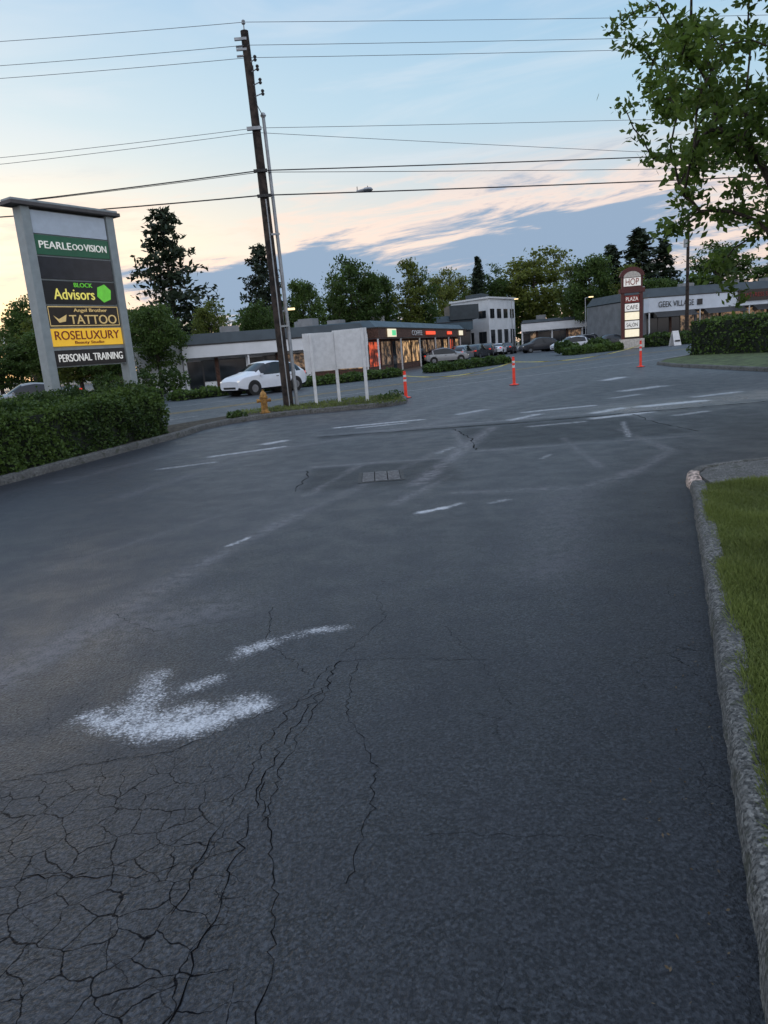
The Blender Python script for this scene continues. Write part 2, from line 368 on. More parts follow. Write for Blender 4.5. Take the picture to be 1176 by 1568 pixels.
xs=np.r_[np.arange(-12,-3,.12),np.arange(-3,5,.04),np.arange(5,26,.16)]
ys=np.r_[np.arange(-3,1,.1),np.arange(1,8,.04),np.arange(8,20,.07),np.arange(20,42,.2)]
X,Y=np.meshgrid(xs,ys,indexing='ij'); nx,ny=X.shape
def seg(ax,ay,bx,by):
    dx_,dy_=bx-ax,by-ay; L=dx_*dx_+dy_*dy_
    u=np.clip(((X-ax)*dx_+(Y-ay)*dy_)/max(L,1e-9),0,1); return np.hypot(X-ax-u*dx_,Y-ay-u*dy_)
def wob(sc,seed):
    r=np.random.default_rng(seed); out=0
    for _ in range(6):
        k=r.normal(size=2)*sc; out=out+np.sin(X*k[0]+Y*k[1]+r.uniform(0,6))
    return out/6
stain=np.zeros_like(X)
for ax,ay,bx,by,wd,s in [(-1.47,3.12,-1.38,3.08,.085,.8),(-1.30,3.03,-1.20,2.98,.09,.7),(-1.12,2.95,-.95,2.97,.10,.95),(-.90,3.0,-.68,3.12,.085,.9),(-1.22,3.1,-1.24,3.28,.10,.6),(-1.28,3.40,-1.29,3.55,.075,.65),(-1.05,3.08,-.98,3.12,.09,.65),
    (-1.07,3.36,-.95,3.44,.065,.65),(-1.34,3.2,-1.3,3.24,.07,.35),(-.8,3.14,-.75,3.2,.08,.4),(-.86,3.8,-.72,3.86,.06,.7),(-.70,3.92,-.56,3.96,.06,.4),(-.5,4.0,-.3,4.02,.05,.68),(-.9,3.7,-.85,3.72,.05,.4),(.36,6.92,.62,7.05,.055,1.0),(.62,7.05,.8,7.2,.05,.6),
    (-1.42,6.2,-1.28,6.45,.03,.8),(-.9,16.1,1.0,16.4,.13,.9),(-.4,15.7,.6,15.9,.12,.75),(5.8,15.4,7.1,15.6,.20,1.3),(4.3,13.9,5.4,14.2,.18,.95),(4.6,14.9,5.3,15.4,.18,.9),(-3.0,12.7,-1.8,13.3,.12,.75),(-2.2,14,-1.9,14.3,.16,.85),
    (8.2,25.3,9.0,26.2,.3,.85),(3.9,11.0,4.5,13.0,.06,.5),(2.8,14.8,3.5,15.5,.14,.8),(7,20,8.2,20.6,.3,.75),(1.1,7.1,1.3,7.2,.05,.5),(2.9,13.4,3.9,13.5,.12,.6),(2,17,2.6,17.6,.18,.7),(3.4,16.2,5.0,16.5,.16,.8),(5.6,13.3,6.3,13.6,.12,.7),(7.5,16.6,8.6,17,.18,.8),(.9,10.9,1.2,11.4,.07,.5),(6,18,6.8,18.5,.2,.6),(-3.6,11.6,-2.8,11.9,.1,.55),(2.2,9.6,2.4,9.9,.05,.5)]:
    d_=seg(ax,ay,bx,by)+.25*wd*wob(22,int(abs(ax*77))+3)
    stain=1-(1-stain)*(1-np.clip(s*np.exp(-(d_/wd)**2),0,1))
dust=np.zeros_like(X)
for ax,ay,bx,by,wd,s in [(-2.5,2.6,-1.57,5.57,.16,.5),(-1.57,5.57,-.94,7.24,.10,.55),(-.94,7.24,2.2,13.6,.09,.35),(-2.1,4.0,-1.2,4.6,.3,.4),(.44,8.5,2.2,13.7,.12,.9),(.83,7.76,2.2,7.5,.08,.5),(2.2,7.5,3.0,8.2,.10,.5),
    (3.0,8.2,3.9,9.4,.08,.5),(.1,7.4,.9,8.9,.07,.55),(-.9,8.3,-.3,10.3,.06,.6),(2.7,8.6,3.0,11.5,.06,.45),(3.9,9.4,4.1,12,.06,.5),(-3,12.2,1,15,.16,.45),(-1.2,14.75,6,14.85,.12,.75),(1,15,7,24,.25,.4),(-1,10.5,1,10.35,.08,.7),(-2.9,5.9,-1.8,7.5,.07,.3),
    (1.1,4.8,2.0,7.4,.3,.22),(5,13,5.6,17,.08,.5),(0,16,4,26,.2,.35),(-5,11,-3,16,.12,.3),(-3.5,9,-2.4,12,.14,.25),(6.5,12.5,9,13.5,.10,.35),(1.3,10.9,1.5,13.7,.06,.6),(1.5,10.8,4.8,10.6,.08,.6),(3,15.5,9,17.5,.3,.35)]:
    dd=seg(ax,ay,bx,by)+.07*wob(3,int(abs(ax*100)))
    dust=np.maximum(dust,s*np.exp(-(dd/wd)**2))
def sbox(x0,x1,y0,y1,s=.08,wv=.06):
    f=lambda v:1/(1+np.exp(-np.clip(v/s,-40,40))); xx=X+wv*wob(2,3); yy=Y+wv*wob(2,4)
    return f(xx-x0)*f(x1-xx)*f(yy-y0)*f(y1-yy)
sg=lambda v:1/(1+np.exp(-np.clip(v,-40,40)))
rk=X-.41*Y
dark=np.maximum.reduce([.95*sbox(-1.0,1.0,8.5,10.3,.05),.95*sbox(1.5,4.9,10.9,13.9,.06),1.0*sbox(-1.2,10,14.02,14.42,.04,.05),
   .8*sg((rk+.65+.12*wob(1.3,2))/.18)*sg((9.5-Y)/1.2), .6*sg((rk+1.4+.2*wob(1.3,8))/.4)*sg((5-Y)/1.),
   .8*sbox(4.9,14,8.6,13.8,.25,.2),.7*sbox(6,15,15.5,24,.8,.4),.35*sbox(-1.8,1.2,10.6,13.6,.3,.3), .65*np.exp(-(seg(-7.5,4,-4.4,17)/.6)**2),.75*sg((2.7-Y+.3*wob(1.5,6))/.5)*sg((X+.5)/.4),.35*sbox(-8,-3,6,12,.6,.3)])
allig=sg(-((X+.50)+(Y-2)*.12+.12*wob(3,5))/.10)*sg(-((Y-2.75)+.2*wob(2.5,6))/.16)
allig=np.maximum(allig,.55*sg(-((X+1.25)+.2*wob(3,5))/.12)*sg(-((Y-4.1)+.3*wob(2.5,6))/.3))
ax_=-2.15+(Y-3.58)*.36
left=sg(-(X-ax_)/.12)
shine=np.clip(np.exp(-(seg(5.5,15,9,16)/1.2)**2),0,1)
idx=np.arange(nx*ny).reshape(nx,ny)
F=np.stack([idx[:-1,:-1],idx[1:,:-1],idx[1:,1:],idx[:-1,1:]],-1).reshape(-1,4)
fx=X[:-1,:-1].ravel(); fy=Y[:-1,:-1].ravel()
lim=np.interp(fx,[p[0] for p in near],[p[1] for p in near]); F=F[fy<lim]
me=bpy.data.meshes.new('parking_lot'); Z=np.zeros_like(X)+.004
V=np.stack([X,Y,Z],-1).reshape(-1,3)
me.vertices.add(len(V)); me.vertices.foreach_set('co',V.astype(np.float32).ravel())
me.loops.add(len(F)*4); me.loops.foreach_set('vertex_index',F.ravel().astype(np.int32))
me.polygons.add(len(F)); me.polygons.foreach_set('loop_start',(np.arange(len(F))*4).astype(np.int32))
me.update(calc_edges=True); me.validate()
for nm,ch in (('m1',(stain,dust,dark)),('m2',(allig,left,shine))):
    at=me.attributes.new(nm,'FLOAT_COLOR','POINT'); A=np.ones((nx*ny,4),np.float32)
    for i,c in enumerate(ch): A[:,i]=np.clip(c,0,1.2).ravel()
    at.data.foreach_set('color',A.ravel())
me.materials.append(M['asphalt']); place('parking_lot_asphalt',me)

def crack(pts,w0,seed,jx=.010,jy=.007,st=.03):
    r=random.Random(seed); P=[Vector(p) for p in pts]; q=[]
    for i in range(len(P)-1):
        n=max(2,int((P[i+1]-P[i]).length/st))
        for k in range(n): q.append(P[i].lerp(P[i+1],k/n)+Vector((r.gauss(0,jx),r.gauss(0,jy))))
    vs=[];fs=[]
    for i,p in enumerate(q):
        d=(q[min(i+1,len(q)-1)]-q[max(i-1,0)]).normalized(); nn=Vector((-d.y,d.x))*w0*r.uniform(.2,1)/2
        vs+=[(p.x-nn.x,p.y-nn.y,.0055),(p.x+nn.x,p.y+nn.y,.0055)]
    for i in range(len(q)-1): fs.append((2*i,2*i+1,2*i+3,2*i+2))
    return vs,fs
M['crack']=simple('crack_dark',(.005,.005,.006),.95,spec=.05)
b=MB()
for i,(pts,w0) in enumerate([([(-.30,3.55),(-.38,3.2),(-.5,2.8),(-.56,2.47),(-.58,2.1),(-.60,1.82),(-.66,1.3)],.007),([(-.56,2.47),(-.45,2.0),(-.4,1.6),(-.42,1.2)],.005),
    ([(-.36,3.5),(-.44,3.2),(-.55,2.9),(-.62,2.5),(-.70,2.1),(-.74,1.8)],.005),([(-.33,3.3),(-.42,2.9),(-.5,2.5),(-.52,2.2)],.004),
    ([(-.38,3.2),(-.75,2.95),(-1.0,2.75),(-1.4,2.7),(-2,2.5)],.004),([(-.3,3.55),(.1,3.5),(.5,3.4)],.003),([(.05,2.1),(.4,2.05),(.7,2.0)],.0025),
    ([(-.58,2.1),(-.9,2.0),(-1.3,2.05),(-1.7,1.9)],.005),([(.3,3.9),(.45,3.3),(.5,2.9)],.0025),([(-1.9,4.6),(-1.5,4.2),(-1.0,4.3)],.004),([(-.2,1.9),(-.1,2.5),(-.25,3.0),(-.2,3.6)],.0035),([(-.45,3.4),(-.75,3.9),(-.8,4.5)],.004),([(-.1,4.6),(-.05,4.1),(-.3,3.6)],.0035)]):
    vs,fs=crack(pts,w0,i); b.add(vs,fs,M['crack'])
for i,(pts,w0) in enumerate([([(-1.2,14.45),(1,14.3),(3,14.1),(5.5,14.35),(9,14.5)],.10),([(1.5,10.9),(1.6,12.3),(1.5,14.1)],.03),([(5,11),(4.9,12.5),(5.1,14.2)],.03),([(-1.1,8.6),(-1.0,9.5),(-1.05,10.3)],.02)]):
    vs,fs=crack(pts,w0,40+i,.02,.02,.12); b.add(vs,fs,M['crack'])
b.build('asphalt_crack')
b=MB(); n=150; u=rng.uniform(0,1,n); ly=1.3+u*6; lx=.8+(ly-1.39)*.41-rng.exponential(.15,n)-.03
b.quads(leaves(np.c_[lx,ly,np.full(n,.012)],.007,.0035,.0),M['litter'])
b.build('leaf_litter')

def kerb(name,pts,w_,h,inner_left=False,mat=None,paint=None,z0=0):
    P=np.array(pts,float); s=np.r_[0,np.cumsum(np.linalg.norm(np.diff(P,axis=0),axis=1))]; n=max(8,int(s[-1]/.08)); q=np.linspace(0,s[-1],n)
    C=np.c_[np.interp(q,s,P[:,0]),np.interp(q,s,P[:,1])]
    for _ in range(5):
        C[1:-1]=(C[:-2]+2*C[1:-1]+C[2:])/4
    T=np.gradient(C,axis=0); T/=np.linalg.norm(T,axis=1)[:,None]; Nn=np.c_[T[:,1],-T[:,0]]*(-1 if inner_left else 1)
    prof=[(0,0),(.012,h*.72),(.025,h*.90),(.05,h),(w_-.02,h),(w_,h*.95),(w_,0)]
    bb=MB(); vs=[];fs=[]
    r=np.random.default_rng(5); k=len(prof)
    for i in range(n):
        jit=r.normal(0,.004); jz=r.normal(0,.002)
        gap= (i%34==0)
        for (o,z) in prof:
            p=C[i]+Nn[i]*(o+ (jit if o<.1 else 0)); vs.append((p[0],p[1],z0+max(0,z-(0.025 if gap and z>0 else 0)+(jz if z>0 else 0))))
    for i in range(n-1):
        for j in range(k-1): fs.append((i*k+j,(i+1)*k+j,(i+1)*k+j+1,i*k+j+1))
    bb.add(vs,fs,mat or M['concrete'])
    if paint:
        for fi in range(len(bb.f)):
            i=fi//(k-1); c=C[min(i,n-1)]
            if paint(c): bb.m[fi]=bb.mi(M['kerbpaint'])
    return bb.build(name,smooth=True)
kerb('kerb',[(.0,-.6),(.81,1.39),(1.43,2.90),(3.05,6.85),(3.17,7.3),(3.33,7.6),(3.65,7.8),(4.41,7.93),(9,8.7)],.13,.11,paint=lambda c:7.0<c[1]<7.4 and c[0]<3.4)
b=MB(); b.slab([(3.2,6.72),(14,6.9),(14,9.3),(9,8.55),(4.45,7.8),(3.75,7.66),(3.5,7.5),(3.30,7.25)],0,.102,M['concrete']); b.build('concrete_pad')
gp=[(.13,-.6),(.93,1.37),(1.55,2.88),(3.12,6.72),(14,6.9),(14,-.6)]
b=MB(); b.slab(gp,0,.08,M['soil_grass']);
n=200000; gy=rng.uniform(1.2,6.75,n); gx=.93+(gy-1.36)*.4085+rng.exponential(1.0,n)-.035
patch=np.sin(gx*3.1+1)*np.sin(gy*2.3)+np.sin(gx*6.7)*np.sin(gy*5.9+gx)
k=(gx<6.2)&(rng.uniform(0,1,n)<np.clip(.95-.30*np.clip(-patch,0,1),0,1)); gx=gx[k];gy=gy[k];patch=patch[k]
hh=rng.uniform(.015,.065,len(gx))*(1+.4*np.clip(patch,-1,1)); an=rng.uniform(0,6.28,len(gx)); ln=rng.normal(0,.026,(len(gx),2))
Vg=np.empty((len(gx),4,3)); wd=.0030
Vg[:,0]=np.c_[gx-np.cos(an)*wd,gy-np.sin(an)*wd,np.full(len(gx),.078)]
Vg[:,1]=np.c_[gx+np.cos(an)*wd,gy+np.sin(an)*wd,np.full(len(gx),.078)]
Vg[:,2]=np.c_[gx+ln[:,0]+np.cos(an)*wd*.4,gy+ln[:,1]+np.sin(an)*wd*.4,.08+hh]
Vg[:,3]=np.c_[gx+ln[:,0]*.95-np.cos(an)*wd*.5,gy+ln[:,1]*.95-np.sin(an)*wd*.5,.08+hh*.97]
b.quads(Vg.reshape(-1,3),M['grassblade']); b.build('grass_lawn')

kl=[(-8.3,1),(-6,11.1),(-4.56,17),(-4.42,18.3),(-3.95,19.5),(-3.1,20.3),(-2.3,20.7),(-.5,20.9),(.4,21.1),(.95,21.8),(1.05,23.2),(.7,25.2)]
kerb('kerb',kl,.16,.14,inner_left=True)
b=MB(); b.slab([(p[0]-.1,p[1]+.08) for p in kl[:-2]]+[(.9,23.2),(.55,25.2),(-2.9,23.3),(-5.6,19.1),(-8.9,15),(-26,-4),(-30,-8)],0,.12,M['mulch']); b.build('planting_island_soil')
kerb('kerb',[(12.75,20.6),(12.6,22.8),(12.7,30.5),(13.2,33.6),(14.6,36.2),(18.3,40.6),(45,56.6)],.16,.14)
b=MB(); b.slab([(12.85,20.6),(12.7,22.8),(12.8,30.5),(13.3,33.5),(14.7,36.1),(18.4,40.4),(45,56.4),(70,60),(70,18)],0,.12,M['lawn']); b.build('lawn')

b=MB(); b.b2(-.30,.30,8.82,9.62,.0065,.0085,M['iron']); b.b2(-.25,.25,8.87,9.57,.009,.0095,M['black'])
for i in range(9): 
    for j in range(3): b.b2(-.245+j*.167,-.09+j*.167,8.88+i*.078,8.88+i*.078+.030,.010,.014,M['ironlight'])
b.build('storm_drain_grate')

# ------------------------------------------------------------------ vegetation
def tree_mesh(name,H,cz,rx,rz_,N,per,sig,ll,lw,leaf,seed,trunk_r=.2,nside=6,lean=(0,0),cx0=(0,0),pw=.45):
    r=np.random.default_rng(seed); b=MB(); bark=M['bark']
    nodes=[np.array([0,0,0.])]; par=[-1]
    tz=cz-rz_*.35; K=8
    for i in range(1,K+1):
        f=i/K; nodes.append(np.array([lean[0]*f+r.normal(0,.04),lean[1]*f+r.normal(0,.04),tz*f])); par.append(len(nodes)-2)
    top=nodes[-1]
    for i in range(1,6):
        f=i/5; nodes.append(top+np.array([(cx0[0])*f*.5+r.normal(0,.15),(cx0[1])*f*.5+r.normal(0,.15),(cz+rz_*.75-tz)*f])); par.append(len(nodes)-2)
    lob=r.normal(size=(7,3)); lob/=np.linalg.norm(lob,axis=1)[:,None]
    E=[]
    while len(E)<N:
        d=r.normal(size=3); d/=np.linalg.norm(d); rad_=r.uniform(.25,1)**.5
        bump=.72+.36*max(0,np.max(lob@d))**3
        p=np.array([cx0[0],cx0[1],cz])+d*rad_*bump*np.array([rx,rx,rz_])
        if p[2]<cz-rz_*.85: continue
        E.append(p)
    E.sort(key=lambda p:np.linalg.norm(p-nodes[K]))
    ends=[]
    for e in E:
        A=np.array(nodes[3:]); dist=np.linalg.norm(A-e,axis=1)+.35*np.maximum(0,A[:,2]-e[2]); j=int(np.argmin(dist))+3
        s_=nodes[j]; L=np.linalg.norm(e-s_); n_=max(2,int(L/.5)); pj=j
        for k in range(1,n_+1):
            f=k/n_; p=s_*(1-f)+e*f; p=p+np.array([0,0,.12*L*math.sin(math.pi*f)])+r.normal(0,.05,3)*L/n_
            nodes.append(p); par.append(pj); pj=len(nodes)-1
        ends.append(pj)
    load=np.zeros(len(nodes)); 
    for e in ends: load[e]+=1
    for i in range(len(nodes)-1,0,-1): load[par[i]]+=load[i]
    tot=load[0]; rr=trunk_r*(np.maximum(load,.6)/tot)**pw
    for i in range(1,len(nodes)):
        b.tube(nodes[par[i]],nodes[i],min(rr[par[i]],rr[i]*1.5),rr[i],bark,n=(nside+3 if rr[i]>.05 else max(3,nside-2)),caps=False)
    C=[]
    for e in ends:
        q=nodes[e]; pq=nodes[par[e]]
        m=int(per*r.uniform(.5,1.4)); u=r.uniform(0,1.2,(m,1)); C.append(pq*(1-u)+q*u+r.normal(0,1,(m,3))*np.array([sig,sig,sig*.6]))
    C=np.concatenate(C)
    b.quads(leaves(C,ll,lw,.2,r),leaf)
    o=b.build(name); me=o.data; bpy.data.objects.remove(o); return me
def conifer_mesh(name,H,rad_,leaf,seed,irregular=.3,droop=.3,taper=1.0,low=.12,dens=1.0):
    r=np.random.default_rng(seed); b=MB()
    for i in range(8): b.tube((0,0,H*i/8),(0,0,H*(i+1)/8),.022*H*(1-i/8)*.7+.02,.022*H*(1-(i+1)/8)*.7+.02,M['bark'],7,False)
    C=[];z=H*low
    while z<H*.99:
        f=(z-H*low)/(H*(1-low)); L0=rad_*(1-f)**taper+.15
        for k in range(int(5*dens)+1):
            if r.uniform()<irregular*.5: continue
            a=r.uniform(0,6.28); L=L0*r.uniform(1-irregular,1+irregular*.6); d=np.array([math.cos(a),math.sin(a),0])
            tip=d*L+np.array([0,0,z-droop*L+r.normal(0,.1)])
            b.tube((0,0,z),tip,.03,.01,M['bark'],3,False)
            m=int(9+24*L/rad_); u=r.uniform(.15,1.05,(m,1))**.8
            c=np.array([0,0,z])*(1-u)+tip*u; sp=.10+.16*L*(1-u*.6)
            C.append(c+r.normal(0,1,(m,3))*np.c_[sp,sp,sp*.35+.05])
        z+=H*.022*r.uniform(.7,1.3)
    C=np.concatenate(C); b.quads(leaves(C,.34*H/14,.13*H/14,.35,r),leaf)
    o=b.build(name); me=o.data; bpy.data.objects.remove(o); return me
dec=[tree_mesh('decid%d'%i,12,7.0,3.6,5.0,160,60,.42,.18,.11,M['leaf_a' if i%2==0 else 'leaf_b'],20+i,.22,5) for i in range(3)]
slim=[tree_mesh('slim%d'%i,12,6.9,2.1,5.2,110,48,.36,.17,.10,M['leaf_b' if i%2==0 else 'leaf_a'],40+i,.16,5) for i in range(2)]
con=[conifer_mesh('con0',14,2.9,M['leaf_con'],60,.45,.25,.75,.1,1.3),conifer_mesh('con1',14,2.6,M['leaf_con'],61,.3,.3,1.0,.05,1.3),conifer_mesh('con2',14,3.6,M['leaf_con'],62,.6,.1,.5,.22,1.2)]
def T(kind,me,x,y,H,W,baseH,baseW,seed):
    r=random.Random(seed); return place(kind,me,(x,y,-.05),r.uniform(0,6.28),None,(W/baseW,W/baseW,H/baseH))
T('douglas_fir_tree',con[2],-19.5,75,17.2,8.0,14,7.2,1)
T('pine_tree',con[2],-11.8,85,14.6,6.4,14,7.2,2)
T('spruce_tree',con[1],18.2,120,15.4,5.6,14,5.2,3)
T('cedar_tree',con[0],42.4,115,17.2,11,14,5.8,4)
T('cedar_tree',con[0],38.5,116,15.2,8,14,5.8,14)
T('cedar_tree',con[0],47,117,15.5,8,14,5.8,24)
for i,(x,y,H,W,s) in enumerate([(-14,48,6.7,4,0),(-14,66,7.6,3.8,1),(-7.4,85,11.8,5,0),(-2,95,13.8,7.4,2),(1.9,100,13.6,5,0),(12.2,118,14.2,6,1),(28.3,125,17,13,1),(31.7,105,14.2,8,0),(47.8,100,12.6,10,2),(55,98,11,9,0),
    (-27.8,60,8.2,4.5,2),(-20.5,47,5.6,4.4,0),(-18,45,5.2,4.2,1),(-16,44,4.4,3.4,2),(-22.5,52,6.2,4.6,1),(-23.5,46,4.6,4.2,0),(-10.4,70,7.2,4,2),(-12,78,8.3,5,0),(-17,60,6.6,4,2),(38.5,96,9.4,6,0),(52,92,8.5,6,1),(-26,75,9,7,0),(-33,72,8,7,1),(23.5,126,14,8,0)]):
    T('deciduous_tree',dec[s],x,y,H,W,12,7.6,i+50)
for i,(x,y,H,W,s) in enumerate([(5.4,95,13.5,4.6,0),(7.6,97,11.5,4,1),(15.5,124,13.5,5,0),(30,108,12.5,5,0),(-4.5,92,10.5,4,1),(21.5,124,14,6,1),(18.3,128,13,6,1),(35.5,100,11,5,0),(.2,97,12.2,4,1)]):
    T('birch_tree',slim[s],x,y,H,W,12,4.6,i+90)
b=MB(); r=np.random.default_rng(5); C=[]
for x in np.arange(-95,150,3.2):
    h=r.uniform(8,12.5); y=140+r.uniform(-8,8); n_=260
    p=r.normal(0,1,(n_,3))*np.array([2.1,2.1,h*.26])+np.array([x,y,h*.5]); C.append(p)
    b.tube((x,y,0),(x,y,h*.6),.25,.1,M['bark'],5,False)
C=np.concatenate(C); b.quads(leaves(C,.6,.4,.2,r),M['leaf_a']); b.build('distant_tree_belt')

fg=tree_mesh('fg',10,5.75,4.2,4.5,450,85,.15,.080,.041,M['leaf_near'],77,.19,7,pw=.5)
place('maple_tree',fg,(8.75,13.2,0),R(20))

def hedge(name,base,h,nleaf=40000,ls=.035,seed=3,round_=.25):
    r=np.random.default_rng(seed); a,b_,c,d=[np.array(p,float) for p in base]; b=MB()
    L=np.linalg.norm(b_-a); Wd=np.linalg.norm(d-a); H=h
    def P(u,v): return (a*(1-u)+b_*u)*(1-v)+(d*(1-u)+c*u)*v
    ins=.08
    pts=[P(.5+(u-.5)*(1-2*ins/L),.5+(v-.5)*(1-2*ins/Wd)) for u,v in ((0,0),(1,0),(1,1),(0,1))]
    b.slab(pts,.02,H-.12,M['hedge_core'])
    area=[L*H,L*Wd,Wd*H,Wd*H,L*H*.5]; area=np.array(area)/sum(area); C=[]
    for f,ar in enumerate(area):
        n_=int(nleaf*ar); u=r.uniform(0,1,n_); v=r.uniform(0,1,n_)
        if f==0: uu,vv,zz=u,np.zeros(n_),v*H
        elif f==1: uu,vv,zz=u,v,np.full(n_,H)
        elif f==2: uu,vv,zz=np.ones(n_),u,v*H
        elif f==3: uu,vv,zz=np.zeros(n_),u,v*H
        else: uu,vv,zz=u,np.ones(n_),v*H
        p=(a[None]*(1-uu[:,None])+b_[None]*uu[:,None])*(1-vv[:,None])+(d[None]*(1-uu[:,None])+c[None]*uu[:,None])*vv[:,None]
        ctr=(a+b_+c+d)/4; bl=.06*np.sin(p[:,0]*5.1+zz*4)+.05*np.sin(p[:,1]*4.3+zz*7)+.03*np.sin(p[:,0]*11+p[:,1]*9)
        mu=np.minimum(uu,1-uu)*L; mv=np.minimum(vv,1-vv)*Wd
        if f==1:
            ed=np.minimum(mu,mv); zz=zz-round_*np.clip(1-ed/.35,0,1)**2+bl+.03*np.sin(p[:,0]*2.2)*np.sin(p[:,1]*3.1)
            zz=zz+np.where(r.uniform(size=n_)<.05,r.uniform(0,.14,n_),0)
        else:
            tz=np.clip((zz-(H-.35))/.35,0,1)**2*.10
            dirn=ctr-p; dirn/=np.maximum(np.linalg.norm(dirn,axis=1)[:,None],1e-6)
            if f in(0,4): dirn=np.tile((d-a)/Wd*(1 if f==0 else -1),(n_,1))
            p=p+dirn*(tz-bl*.8)[:,None]; zz=np.minimum(zz,H-round_*.25)
        C.append(np.c_[p+r.normal(0,.03,p.shape),zz+r.normal(0,.025,n_)])
    C=np.concatenate(C); C[:,2]=np.maximum(C[:,2],.05)
    b.quads(leaves(C,ls,ls*.6,.1,r),M['leaf_hedge']); return b.build(name)
hedge('hedge',[(-8.1,2.6),(-4.95,16.9),(-6.7,17.6),(-10.2,3.2)],1.1,nleaf=80000,ls=.036,seed=3)
hedge('hedge',[(-6.6,13.9),(-5.2,17.1),(-6.2,18.3),(-8.0,14.6)],1.22,nleaf=14000,ls=.036,seed=4)
hedge('hedge',[(19.6,32.5),(17.1,39),(30,47),(34,38)],1.9,nleaf=16000,ls=.09,seed=5)
hedge('hedge',[(-30,20),(-10.3,35.6),(-11,36.4),(-31,21)],.7,nleaf=5000,ls=.10,seed=6)
hedge('hedge',[(-9.8,35.9),(2,44.9),(1.2,45.9),(-10.6,36.9)],.42,nleaf=6000,ls=.09,seed=6)
hedge('hedge',[(4.2,46.6),(10.5,54.5),(9.6,55.3),(3.2,47.4)],.5,nleaf=4500,ls=.09,seed=7)
hedge('hedge',[(27,69.5),(58,84.2),(57,86),(26,71)],1.1,nleaf=9000,ls=.15,seed=8)
hedge('hedge',[(17.5,63),(23.5,67.8),(23,69.5),(17,65)],.6,nleaf=4500,ls=.13,seed=9)
def shrub(x,y,rad_,h,seed,mat='leaf_hedge',n=900,ls=.05,name='shrub'):
    r=np.random.default_rng(seed); b=MB()
    for k in range(7):
        a=r.uniform(0,6.28); q=np.array([math.cos(a)*rad_*.7,math.sin(a)*rad_*.7,h*.8]); b.tube((0,0,0),q,.012,.005,M['bark'],4,False)
    p=r.normal(size=(n,3)); p/=np.linalg.norm(p,axis=1)[:,None]; p*=r.uniform(.5,1,(n,1))**.5; p*=np.array([rad_,rad_,h*.5])*(1+.2*np.sin(p[:,:1]*9)); p[:,2]+=h*.52
    b.quads(leaves(p,ls,ls*.5,0,r),M[mat]); return b.build(name,loc=(x,y,.1))
shrub(.35,22.2,.3,.22,1,n=300,ls=.035); shrub(.65,23.0,.25,.28,3,n=200,ls=.035); shrub(-3.9,20.0,.3,.2,4,n=300)
for i,(x,y) in enumerate([(22.4,72),(18,67.5)]): shrub(x,y,1.1,1.1,20+i,n=1200,ls=.16)
for i,(x,y) in enumerate([(-13.6,43),(-12.2,44.2),(-15.5,42.5)]): shrub(x,y,.9,1.5,40+i,n=900,ls=.12)
b=MB(); n=5000; px=rng.uniform(-4.3,.9,n); py=rng.uniform(20.4,24.6,n); k=(py>20.9)&(py<23.2+(px+3)*.6)&(py>20.2+np.clip(-2.2-px,0,9)*-.9)
px=px[k];py=py[k]; C=np.c_[px,py,rng.uniform(.12,.18,len(px))]; b.quads(leaves(C,.05,.012,-.5),M['grassblade']); b.build('grass_tufts')

# ------------------------------------------------------------------ pylon sign (left)
e=empty('multi_tenant_pylon_sign',(-6.93,15.7,0),math.atan2(1.7,1.13)); Lw=2.04
b=MB(); b.b2(-.10,.10,-.14,.14,.1,5.06,M['sg_post']); b.b2(Lw-.10,Lw+.10,-.14,.14,.1,5.06,M['sg_post']); o=b.build('posts',e); bevel(o,.01)
b=MB(); b.b2(-.34,Lw+.24,-.22,.22,5.062,5.14,M['sg_cap']); b.b2(-.30,Lw+.20,-.18,.18,5.142,5.19,M['sg_post']); bevel(b.build('cap',e),.01)
def zf(f): return 5.02-3.22*f
b=MB()
b.b2(.102,Lw-.102,-.07,.09,zf(1.0),zf(0),M['sg_post'])
for f0,f1,m in ((0.005,.145,'sg_blank'),(.153,.275,'sg_green'),(.287,.425,'sg_slate'),(.437,.585,'sg_dark'),(.597,.735,'sg_brown'),(.747,.862,'sg_yellow'),(.888,.992,'sg_dark')):
    b.b2(.125,Lw-.125,-.10,-.072,zf(f1),zf(f0),M[m])
for z0,z1 in ((zf(.731),zf(.725)),(zf(.607),zf(.601))): b.b2(.14,Lw-.14,-.106,-.101,z0,z1,M['sg_gold'])
b.b2(.14,.155,-.106,-.101,zf(.724),zf(.608),M['sg_gold']); b.b2(Lw-.155,Lw-.14,-.106,-.101,zf(.724),zf(.608),M['sg_gold'])
b.build('panels',e)
ty=-.108
text(e,'PEARLE',.20,.95,zf(.235),zf(.19),ty,M['sg_white']); text(e,'VISION',1.27,1.84,zf(.235),zf(.19),ty,M['sg_white']); text(e,'OO',.98,1.24,zf(.232),zf(.195),ty,M['sg_white'])
text(e,'BLOCK',.86,1.32,zf(.475),zf(.447),ty,M['sg_lime']); text(e,'Advisors',.34,1.34,zf(.557),zf(.487),ty,M['sg_ytext'])
b=MB(); hx=[(1.60+.2*math.cos(a),0,zf(.512)+.2*math.sin(a)) for a in [R(60*i+20) for i in range(6)]]
b.add([(p[0],-.112,p[2]) for p in hx]+[(p[0],-.101,p[2]) for p in hx],[(5,4,3,2,1,0)]+[(i,(i+1)%6,6+(i+1)%6,6+i) for i in range(6)],M['sg_lime']); b.build('logo',e)
text(e,'Angel Brother',.75,1.6,zf(.645),zf(.615),ty,M['sg_gold']); text(e,'TATTOO',.62,1.82,zf(.718),zf(.658),ty,M['sg_gold'])
b=MB(); b.add([(.24,-.109,zf(.66)),(.36,-.109,zf(.685)),(.56,-.109,zf(.655)),(.52,-.109,zf(.70)),(.36,-.109,zf(.708))],[(0,4,3,2,1)],M['sg_gold']); b.build('wing',e)
